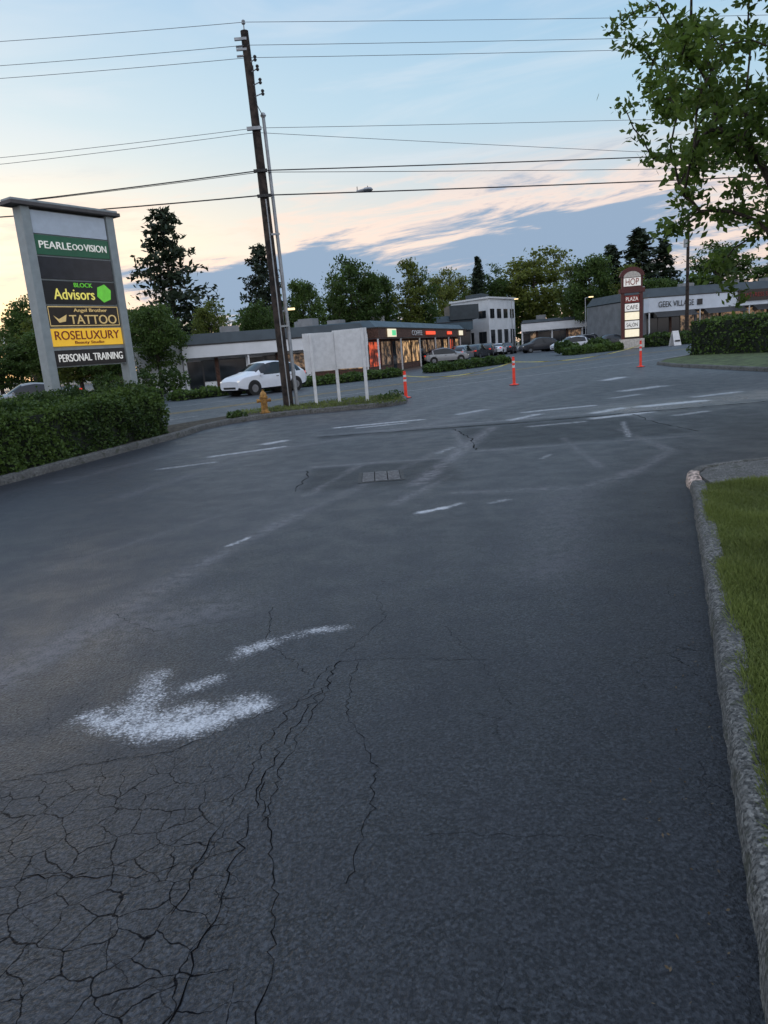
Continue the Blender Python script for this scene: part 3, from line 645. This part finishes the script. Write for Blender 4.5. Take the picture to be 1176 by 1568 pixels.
text(e,'ROSELUXURY',.2,1.84,zf(.82),zf(.762),ty,M['sg_red']); text(e,'Beauty Studio',.66,1.4,zf(.855),zf(.83),ty,M['sg_red'])
text(e,'PERSONAL TRAINING',.2,1.84,zf(.965),zf(.915),ty,M['sg_white'])

# ------------------------------------------------------------------ blank V sign
e=empty('blank_leasing_sign')
def vboard(p0,p1,z0,z1):
    b=MB(); a=math.atan2(p1[1]-p0[1],p1[0]-p0[0]); L=math.hypot(p1[0]-p0[0],p1[1]-p0[1])
    b.box(((p0[0]+p1[0])/2,(p0[1]+p1[1])/2,(z0+z1)/2),(L,.03,z1-z0),M['white'],a); bevel(b.build('board',e),.004)
vboard((-2.1,22.75),(-1.17,23.2),1.14,2.32); vboard((-1.13,23.2),(-.10,22.68),1.16,2.36)
b=MB()
for x,y,zt in ((-1.86,22.80,2.30),(-1.15,23.26,2.36),(-.24,22.69,2.36)): b.box((x,y,zt/2),(.09,.09,zt),M['white'],.2)
bevel(b.build('posts',e),.006)

# ------------------------------------------------------------------ fire hydrant
b=MB(); b.lathe([(.15,0),(.15,.03),(.11,.035),(.105,.08),(.095,.1),(.095,.42),(.125,.43),(.125,.47),(.10,.48),(.095,.53),(.07,.59),(.035,.62),(.03,.63),(.03,.67),(.0,.67)],M['hydrant'])
b.tube((-.18,0,.36),(.18,0,.36),.05,.05,M['hydrant'],8); b.tube((-.2,0,.36),(-.17,0,.36),.06,.06,M['hydrant'],6); b.tube((.17,0,.36),(.2,0,.36),.06,.06,M['hydrant'],6); b.tube((0,-.18,.34),(0,0,.34),.07,.06,M['hydrant'],8)
b.build('fire_hydrant',loc=(-3.2,20.75,.13),rz=.3)

# ------------------------------------------------------------------ delineators + tape
posts=[(1.05,24.2,.90),(5.18,26.6,1.03),(12.1,32.6,1.17)]
for x,y,h in posts:
    b=MB(); b.lathe([(.17,0),(.17,.03),(.10,.05),(.055,.06),(.05,h*.93),(.035,h*.95),(.05,h*.97),(.05,h),(0,h)],M['orange'])
    b.lathe([(.053,h*.62),(.053,h*.70)],M['white']); b.lathe([(.053,h*.78),(.053,h*.86)],M['white']); b.lathe([(.19,0),(.19,.02)],M['tyre'])
    b.build('traffic_delineator_post',loc=(x,y,.004))
b=MB()
tp=[(x,y,h*.83) for x,y,h in posts]
for (p,q) in zip(tp[:-1],tp[1:]):
    p=Vector(p);q=Vector(q); n_=24; vs=[]
    for i in range(n_+1):
        f=i/n_; c=p.lerp(q,f)-Vector((0,0,.22*4*f*(1-f))); tw=math.sin(f*17)*1.2
        u=Vector((0,math.sin(tw)*.016,math.cos(tw)*.016)); vs+=[c-u,c+u]
    b.add(vs,[(2*i,2*i+1,2*i+3,2*i+2) for i in range(n_)],M['tape'])
b.build('caution_tape')

# ------------------------------------------------------------------ utility poles and wires
e=empty('wooden_utility_pole')
b=MB(); P=[(-2.77,23.0,0),(-2.80,23.0,3),(-2.83,23.0,6),(-2.86,23.0,8.5),(-2.9,23,10.85)]; rr=[.165,.155,.14,.125,.115]
for i in range(4): b.tube(P[i],P[i+1],rr[i],rr[i+1],M['wood'],14,i==3)
b.build('pole',e)
b=MB(); px=-2.9
b.tube((px,23,10.85),(px,23,11.1),.02,.015,M['galv'],6); b.lathe([(.035,0),(.06,.03),(.035,.06),(.055,.09),(.03,.12)],M['galv'],(px,23,11.02),8)
b.box((px-.12,22.9,10.62),(.35,.07,.07),M['galv']); b.box((px-.12,22.9,10.35),(.3,.06,.06),M['galv'])
for dz_ in (10.45,10.2): b.tube((px-.28,22.95,dz_),(px-.05,22.95,dz_),.03,.03,M['galv'],6)
for k,(ox,oz) in enumerate(((.18,10.0),(.22,9.75),(.26,9.4),(.3,9.1))):
    b.tube((px+.05,22.95,oz),(px+ox+.06,22.85,oz+.06),.018,.018,M['galv'],5); b.lathe([(.03,0),(.055,.04),(.03,.08),(.055,.12),(.03,.16)],M['iron'],(px+ox+.06,22.85,oz),7)
b.tube((px+.16,22.85,9.9),(px+.14,22.85,8.9),.012,.012,M['wire'],5); b.tube((px+.14,22.85,8.9),(px+.32,22.85,8.5),.012,.012,M['wire'],5)
b.box((px+.0,22.85,8.25),(.42,.1,.09),M['galv']); b.box((px+.05,22.86,7.1),(.4,.08,.08),M['iron']); b.box((px+.08,22.86,6.4),(.4,.1,.08),M['iron'])
b.box((-2.6,22.86,5.3),(.25,.06,.05),M['galv']); b.box((-2.6,22.86,2.6),(.25,.06,.05),M['galv'])
b.tube((-2.72,22.83,.1),(-2.78,22.84,6.3),.02,.02,M['galv'],6)
b.build('hardware',e)
b=MB(); b.tube((-2.50,23.05,0),(-2.62,23.05,8.6),.06,.05,M['galv'],10); b.lathe([(.06,0),(.09,.05),(.05,.12),(0,.14)],M['galv'],(-2.62,23.05,8.58),8); b.build('metal_service_mast')
b=MB(); b.tube((0,0,0),(0,0,12.1),.2,.13,M['wood'],10); b.tube((-.25,.0,9.4),(-.25,0,10.2),.2,.2,M['galv'],10); b.tube((0,0,11.6),(0,-.3,11.7),.05,.05,M['galv'],5); b.build('wooden_utility_pole',loc=(32.6,75,0))

wires=empty('overhead_power_lines')
def wire(zs,r_,mat,dy=0,xs_=(-9.9,-2.86,10.6)):
    cu=bpy.data.curves.new('wire','CURVE'); cu.dimensions='3D'; cu.bevel_depth=r_; cu.bevel_resolution=1
    ysr=(22.8+dy,23+dy,24.8+dy)
    for a,b_ in ((0,1),(2,1)):
        ext=4.0; sp=cu.splines.new('POLY'); n_=24; sp.points.add(n_-1)
        for i in range(n_):
            f=i/(n_-1)*ext; x=xs_[1]+(xs_[a]-xs_[1])*f; y=ysr[1]+(ysr[a]-ysr[1])*f
            s_=.06*(f*f-f)
            z=zs[1]+(zs[a]-zs[1])*f+s_ if f<=1 else zs[a]+(zs[a]-zs[1])*(f-1)*.6+.06*(f*f-f)
            sp.points[i].co=(x,y,z,1)
    cu.materials.append(mat); o=bpy.data.objects.new('wire',cu); scene.collection.objects.link(o); o.parent=wires
W_,G_=M['wire'],M['wiregrey']
wire((11.0,11.08,11.0),.007,G_); wire((10.35,10.45,10.4),.007,G_,-.1); wire((10.1,10.2,10.15),.007,G_,.1)
wire((8.0,8.3,8.1),.007,G_); wire((7.8,8.15,7.03),.007,G_,-.1); wire((6.75,7.1,6.97),.017,W_,-.15); wire((6.75,7.08,6.6),.009,W_,-.05); wire((6.35,6.42,6.25),.019,W_,-.12)
e=empty('street_lamp_luminaire',(.19,23.2,6.38))
b=MB(); b.tube((-.25,0,0),(.0,0,.03),.03,.05,M['galv'],8); b.lathe([(.0,0),(.14,.03),(.16,.06),(.12,.11),(0,.13)],M['galv'],(.1,0,-.03),12); b.tube((-.22,0,.0),(-.22,0,.14),.012,.012,M['wire'],5); b.tube((.1,0,.08),(.1,0,.14),.012,.012,M['wire'],5)
b.build('head',e)

# ------------------------------------------------------------------ cars
def car(name,x,y,rz,paint,H=1.66,L=4.6,W=1.86,sedan=False):
    b=MB(); kz=H/1.66; kx=L/4.6; kw=W/1.86
    if sedan:
        kz=H/1.45
        X_=[-2.32,-2.22,-1.9,-1.45,-.75,-.1,.45,1.2,2.0,2.25,2.33]; ZT=[.75,.95,1.02,1.08,1.38,1.45,1.40,.98,.85,.75,.6]; ZL=[.7,.86,.9,.92,.91,.90,.89,.89,.80,.68,.56]; WT=[.6,.68,.72,.72,.62,.62,.62,.74,.72,.66,.6]
        g0,g1,w0,w1,r0,r1=-1.3,.95,.47,1.15,-1.42,-.78
    else:
        X_=[-2.32,-2.25,-2.08,-1.7,-1.1,-.2,.35,1.25,2.0,2.25,2.33]; ZT=[.78,1.02,1.20,1.42,1.58,1.66,1.60,1.12,.98,.86,.68]; ZL=[.70,.95,1.02,1.03,1.0,.98,.97,.98,.90,.78,.62]; WT=[.6,.66,.66,.66,.68,.69,.67,.75,.72,.66,.6]
        g0,g1,w0,w1,r0,r1=-1.85,.92,.40,1.12,-2.2,-1.45
    WW=[.72,.85,.89,.92,.93,.93,.93,.92,.90,.84,.72]; ZB=[.45,.34,.27,.23,.22,.22,.22,.22,.24,.28,.36]
    xx=np.unique(np.r_[np.linspace(-2.32,2.33,40),X_,w0,w1,r0,r1])
    def ip(Q):
        xf=np.linspace(-2.32,2.33,400); q=np.interp(xf,X_,Q); ker=np.ones(23)/23
        qp=np.pad(q,11,mode='edge'); q=np.convolve(qp,ker,'valid'); return np.interp(xx,xf,q)
    zt,zl,wt,ww,zb=ip(ZT),ip(ZL),ip(WT),ip(WW),ip(ZB)
    vs=[]; K=13
    for i in range(len(xx)):
        dzz=zt[i]-zl[i]; sh=min(.07,dzz*.35)
        h=[(ww[i]*.86,zb[i]),(ww[i]*.99,zb[i]+.10),(ww[i],(zb[i]+zl[i])/2),(ww[i]*.975,zl[i]),(wt[i],zt[i]-sh),(wt[i]*.86,zt[i]-sh*.2)]
        row=[(xx[i]*kx,p*kw,z*kz) for p,z in h]+[(xx[i]*kx,0,(zt[i]+.012)*kz)]+[(xx[i]*kx,-p*kw,z*kz) for p,z in h[::-1]]
        vs+=row
    o0=len(b.v); b.add(vs,[],paint)
    for m in (paint,M['carglass'],M['trim']): b.mi(m)
    for i in range(len(xx)-1):
        xm=(xx[i]+xx[i+1])/2
        for j in range(K-1):
            side=j in(3,8); topf=j in(4,5,6,7)
            gl=(side and g0<xm<g1 and zt[i]-zl[i]>.14) or (topf and w0<xm<w1) or (topf and r0<xm<r1)
            if side and (abs(xm+.42)<.05 or abs(xm+1.45)<.05): gl=False
            m=M['carglass'] if gl else (M['trim'] if j in(0,11) else paint)
            b.f.append((o0+i*K+j,o0+(i+1)*K+j,o0+(i+1)*K+j+1,o0+i*K+j+1)); b.m.append(b.mi(m))
        b.f.append((o0+i*K,o0+i*K+K-1,o0+(i+1)*K+K-1,o0+(i+1)*K)); b.m.append(b.mi(M['trim']))
    b.f.append(tuple(o0+j for j in range(K))); b.m.append(b.mi(paint))
    b.f.append(tuple(o0+(len(xx)-1)*K+j for j in range(K-1,-1,-1))); b.m.append(b.mi(paint))
    for wx in (-1.4,1.42):
        for s_ in (-1,1):
            b.tube((wx*kx,s_*.60*kw,.35),(wx*kx,s_*.932*kw,.35),.385,.385,M['trim'],20); b.tube((wx*kx,s_*.70*kw,.325),(wx*kx,s_*.94*kw,.325),.325,.315,M['tyre'],20); b.tube((wx*kx,s_*.90*kw,.325),(wx*kx,s_*.947*kw,.325),.21,.19,M['rim'],12)
    for s_ in (-1,1):
        b.box((2.21*kx,s_*.64*kw,.74*kz),(.14,.28,.07),M['headlight'],s_*-.35); b.box((-2.24*kx,s_*.70*kw,.92*kz),(.10,.22,.12),M['taillight'])
        b.box((.95*kx,s_*.98*kw,1.0*kz),(.10,.16,.10),paint)
        for hx_ in (-.15,-1.15): b.box((hx_*kx,s_*.935*kw,.86*kz),(.16,.02,.025),M['trim'])
    b.box((2.31*kx,0,.42*kz),(.05,1.0,.10),M['trim']); b.box((-2.32*kx,0,.62*kz),(.02,.5,.12),M['white'])
    return b.build(name,loc=(x,y,.0),rz=rz,smooth=True,sharp=R(38))
car('suv_car',-5.55,37.0,R(226),M['carwhite'],1.6,4.3)
car('parked_car',7.0,70,R(12),M['carsilver'],1.5,4.4)
car('parked_car',11.4,79,R(62),M['cardark'],1.6,4.6)
car('parked_car',9.5,76,R(65),M['carsilver'],1.6,4.6)
car('parked_car',16.2,93,R(70),M['carwhite'],1.45,4.4,sedan=True)
car('parked_car',14.4,90,R(70),M['cardark'],1.6,4.5)
car('parked_car',18,96,R(70),M['cardark'],1.45,4.5,sedan=True)
car('suv_car',21.0,91,R(190),M['cardark'],1.8,4.8)
car('parked_car',23.6,96,R(250),M['carwhite'],1.5,4.5)
car('parked_car',25.4,88,R(200),M['carsilver'],1.7,4.7)
car('parked_car',28.6,92,R(215),M['carwhite'],1.8,4.7)
car('parked_car',22.6,82,R(195),M['carwhite'],1.6,4.5)
car('parked_car',26.2,80,R(200),M['cardark'],1.5,4.5,sedan=True)
car('parked_car',-17,36,R(215),M['carsilver'],1.45,4.5,sedan=True)
car('parked_car',-20,33.5,R(215),M['cardark'],1.45,4.5,sedan=True)
car('parked_car',45,74,R(200),M['carwhite'],1.5,4.5)

# ------------------------------------------------------------------ buildings
def shop(name,p0,p1,depth,H,zb,zf1,wall,fascia,roof,bays,seed,sign=None,mans=.25,base=-.02):
    rz=math.atan2(p1[1]-p0[1],p1[0]-p0[0]); L=math.hypot(p1[0]-p0[0],p1[1]-p0[1]); e=empty(name,(p0[0],p0[1],0),rz); r=random.Random(seed)
    b=MB(); b.b2(0,L,.12,depth,base,zf1,wall); b.build('walls',e)
    b=MB(); b.b2(-.12,L+.12,-.9,.11,zb,zf1,fascia); b.b2(-.16,L+.16,-.95,.12,zf1+.003,zf1+.09,M['frame']); b.b2(0,L,-.8,.1,zb-.06,zb-.003,M['greywall']); b.build('canopy_fascia',e)
    b=MB(); vs=[(-.1,-.7,zf1+.093),(L+.1,-.7,zf1+.093),(L+.1,depth,zf1+.093),(-.1,depth,zf1+.093),(-.1+mans,-.7+mans*2,H),(L+.1-mans,-.7+mans*2,H),(L+.1-mans,depth-mans,H),(-.1+mans,depth-mans,H)]
    b.add(vs,[(4,5,6,7),(0,1,5,4),(1,2,6,5),(2,3,7,6),(3,0,4,7)],roof)
    for k in range(int(L/6)): b.box((3+k*6+r.uniform(-1,1),depth*.5,H+.35),(1.4,1.2,.7),M['greywall'])
    b.build('roof',e)
    b=MB(); n=bays; bw=L/n
    for i in range(n):
        x0=i*bw+.15; x1=(i+1)*bw-.15; g=M[r.choice(sign or ['glass','glow_dim','glass'])]
        b.b2(i*bw-.12,i*bw+.12,-.02,.118,base,zb-.062,wall if i%2==0 else M['brick'])
        if r.random()<.35 and x1-x0>1.6:
            b.b2(x0,x0+.95,.02,.115,0,zb-.25,M['glass']); b.b2(x0+.95,x0+1.02,.0,.116,0,zb-.2,M['frame']); x0+=1.03
        b.b2(x0,x1,.04,.117,.5,zb-.25,g); b.b2(x0,x1,.0,.119,.0,.49,M['brick'] if i%3 else wall)
        m=max(1,int((x1-x0)/1.2))
        for k in range(m+1): xx=x0+(x1-x0)*k/m; b.b2(xx-.03,xx+.03,.015,.039,.5,zb-.25,M['frame'])
        b.b2(x0,x1,-.0,.014,zb-.25,zb-.19,M['frame']); b.b2(x0,x1,-.0,.014,.45,.51,M['frame'])
    for i in range(0,n+1,2): b.b2(i*bw-.05,i*bw+.05,-.85,-.75,0,zb-.061,M['white'])
    b.build('storefronts',e); return e,L
e,L=shop('strip_mall_building',(-12.9,50.4),(-.55,54),13,3.75,2.15,2.95,M['whitewall'],M['whitewall'],M['roof'],6,2,['glass','glow_dim','glass','glow_warm'])
b=MB(); b.b2(-3.2,-.17,-.3,13,0,3.45,M['whitewall']); b.b2(-3.3,-.1,-.4,13.1,3.453,3.55,M['frame']); b.build('end_wing',e)
e,L=shop('restaurant_row_building',(-.2,54.3),(10.4,86),12,3.9,2.6,3.3,M['brick'],M['brick'],M['tealroof'],11,5,['glow_red','glow_dim','glass','glow_warm'])
b=MB(); b.b2(2.0,4.2,-1.03,-.96,2.65,3.25,M['glow_white']); b.b2(3.0,4.0,-1.06,-1.031,2.75,3.15,M['glow_green']); b.b2(14,17.5,-1.03,-.96,2.8,3.1,M['neon_red']); b.b2(23,25,-1.03,-.96,2.8,3.1,M['neon_red']); b.b2(29,31,-1.03,-.96,2.7,3.2,M['glow_white']); b.build('lit_signs',e)
text(e,'COFFEE',9,12.5,2.75,3.15,-1.0,M['white'])
e,L=shop('long_shop_building',(-12,100),(14,101),12,5.6,3.6,4.7,M['greywall'],M['tealroof'],M['tealroof'],9,7)
b=MB(); b.b2(10,14,-3,4,4.8,6.2,M['whitewall']); b.b2(23,27,-1,4,5.0,6.9,M['roof']); b.build('roof_units',e)
e=empty('two_storey_office_building',(12.4,110,0),0)
b=MB(); fp=[(0,0),(4.6,-6.0),(9.8,1.5),(6,10)]; b.slab(fp,0,7.7,M['whitewall']); b.build('walls',e)
b=MB(); b.slab([(-.25,.0),(4.6,-6.35),(10.1,1.5),(6,10.3)],7.703,7.95,M['white']); b.slab([(2.5,2),(4.4,-1),(6,2),(5,5)],7.953,8.8,M['roof']); b.build('parapet',e)
b=MB()
def facewin(p,q,rows,n):
    p=np.array(p,float);q=np.array(q,float);d=q-p;L=np.linalg.norm(d);d/=L; nn=np.array([d[1],-d[0]]); a=math.atan2(d[1],d[0])
    for z0,z1 in rows:
        for i in range(n):
            c=p+d*(L*(i+.5)/n)+nn*.02; b.box((c[0],c[1],(z0+z1)/2),(L/n*.58,.08,z1-z0),M['glass'],a)
            c=p+d*(L*(i+.5)/n)+nn*.05; b.box((c[0],c[1],(z0+z1)/2),(.08,.08,z1-z0),M['frame'],a)
facewin((0,0),(4.6,-6.0),[(5.1,6.1),(1.2,3.2)],3); facewin((4.6,-6.0),(9.8,1.5),[(5.0,6.3),(.6,3.4)],4); b.build('windows',e)
shop('low_white_shop_building',(22.5,108),(33,106),8,4.4,2.8,3.9,M['whitewall'],M['whitewall'],M['roof'],5,9)
e,L=shop('game_store_building',(30.2,80),(54,84),14,6.0,3.45,4.95,M['darkwall'],M['bluefascia'],M['roof'],8,12,['glass','glow_dim','glass','glow_dim'],mans=.6)
text(e,'GEEK VILLAGE',1.0,5.2,3.9,4.5,-.96,M['sg_dark']); 
b=MB(); b.b2(10.5,16,-1.06,-.97,3.9,5.1,M['sg_brown']); b.build('sign_panel',e); text(e,'MATTRESS STORE',11,15.5,4.3,4.75,-1.1,M['sg_red'])
b=MB()
for x0 in (.4,6.4,12.4,18.4): b.add([(x0,-.95,3.44),(x0+4.8,-.95,3.44),(x0+4.8,-1.9,2.85),(x0,-1.9,2.85),(x0,-.95,2.85),(x0+4.8,-.95,2.85)],[(0,1,2,3),(0,3,4),(1,5,2)],M['frame'])
b.b2(5.6,6.2,-1.0,-.92,3.9,4.5,M['sg_dark']); b.build('awnings',e)

# ------------------------------------------------------------------ plaza pylon (right)
e=place('plaza_pylon_sign',None,(25.3,70.5,0),R(-12),None,(.86,.9,1.0))
b=MB(); b.b2(-1.15,-.8,-.3,.3,0,5.2,M['sg_maroon']); b.b2(.8,1.15,-.3,.3,0,5.2,M['sg_maroon']); b.b2(-.8,.8,-.2,.2,.9,5.0,M['sg_brown']); b.b2(-1.3,1.3,-.45,.45,0,.9,M['sg_beige']); bevel(b.build('frame',e),.03)
b=MB(); b.b2(-1.35,1.35,-.4,.4,5.2,5.6,M['sg_maroon']); b.b2(-1.1,1.1,-.35,.35,5.6,6.7,M['sg_maroon'])
vs=[];N_=12
for s_ in (-.42,.42):
    for i in range(N_+1): a=math.pi*i/N_; vs.append((-1.3*math.cos(a),s_,6.7+.85*math.sin(a)))
b.add(vs,[tuple(range(N_+1)),tuple(range(2*N_+1,N_,-1))]+[(i+1,i,N_+1+i,N_+2+i) for i in range(N_)]+[(0,N_,2*N_+1,N_+1)],M['sg_maroon'])
b.build('crown',e)
b=MB(); vs=[]
for i in range(N_+1): a=math.pi*i/N_; vs.append((-.9*math.cos(a),-.43,6.6+.55*math.sin(a)))
b.add(vs,[tuple(range(N_+1))],M['sg_beige'])
for z0,z1,m in ((4.3,4.95,'sg_red'),(3.5,4.2,'sg_white'),(2.7,3.4,'glow_white'),(1.9,2.6,'sg_white'),(1.1,1.8,'glow_white')): b.b2(-.76,.76,-.26,-.202,z0,z1,M[m])
b.b2(-.9,.9,-.40,-.352,5.8,6.55,M['sg_white']); b.build('panels',e)
text(e,'HOP',-.7,.7,5.9,6.5,-.45,M['sg_red']); text(e,'PLAZA',-.65,.65,4.45,4.8,-.28,M['sg_white']); text(e,'CAFE',-.6,.6,3.65,4.05,-.28,M['sg_dark']); text(e,'SALON',-.6,.6,2.05,2.4,-.28,M['sg_dark'])
b=MB()
for s_ in (-1,1): b.add([(-.4,s_*.4,0),(.4,s_*.4,0),(.35,s_*.03,1.35),(-.35,s_*.03,1.35),(-.4,s_*.36,0),(.4,s_*.36,0),(.35,0,1.35),(-.35,0,1.35)],[(0,1,2,3),(7,6,5,4),(0,3,7,4),(1,5,6,2)],M['white'])
b.b2(-.28,.28,-.36,-.34,.35,.5,M['sg_dark']); b.build('sandwich_board_sign',loc=(28.6,68.3,0),rz=.3)
b=MB(); b.b2(-.06,.06,-.06,.06,0,3,M['galv']); b.b2(-.6,.6,-.1,.1,3,4,M['glow_blue']); b.build('blue_lit_sign',loc=(29.2,94,0))
for x,y,h in ((-5.5,47.5,4.6),(26.6,90,6),(19.5,100,7)):
    b=MB(); b.tube((0,0,0),(0,0,h),.07,.05,M['galv'],8); b.tube((0,0,h),(.5,-.3,h+.1),.04,.04,M['galv'],6); b.box((.6,-.35,h+.08),(.5,.25,.12),M['lamp_warm']); b.build('parking_lot_lamp',loc=(x,y,0))
print('SCENE OK')
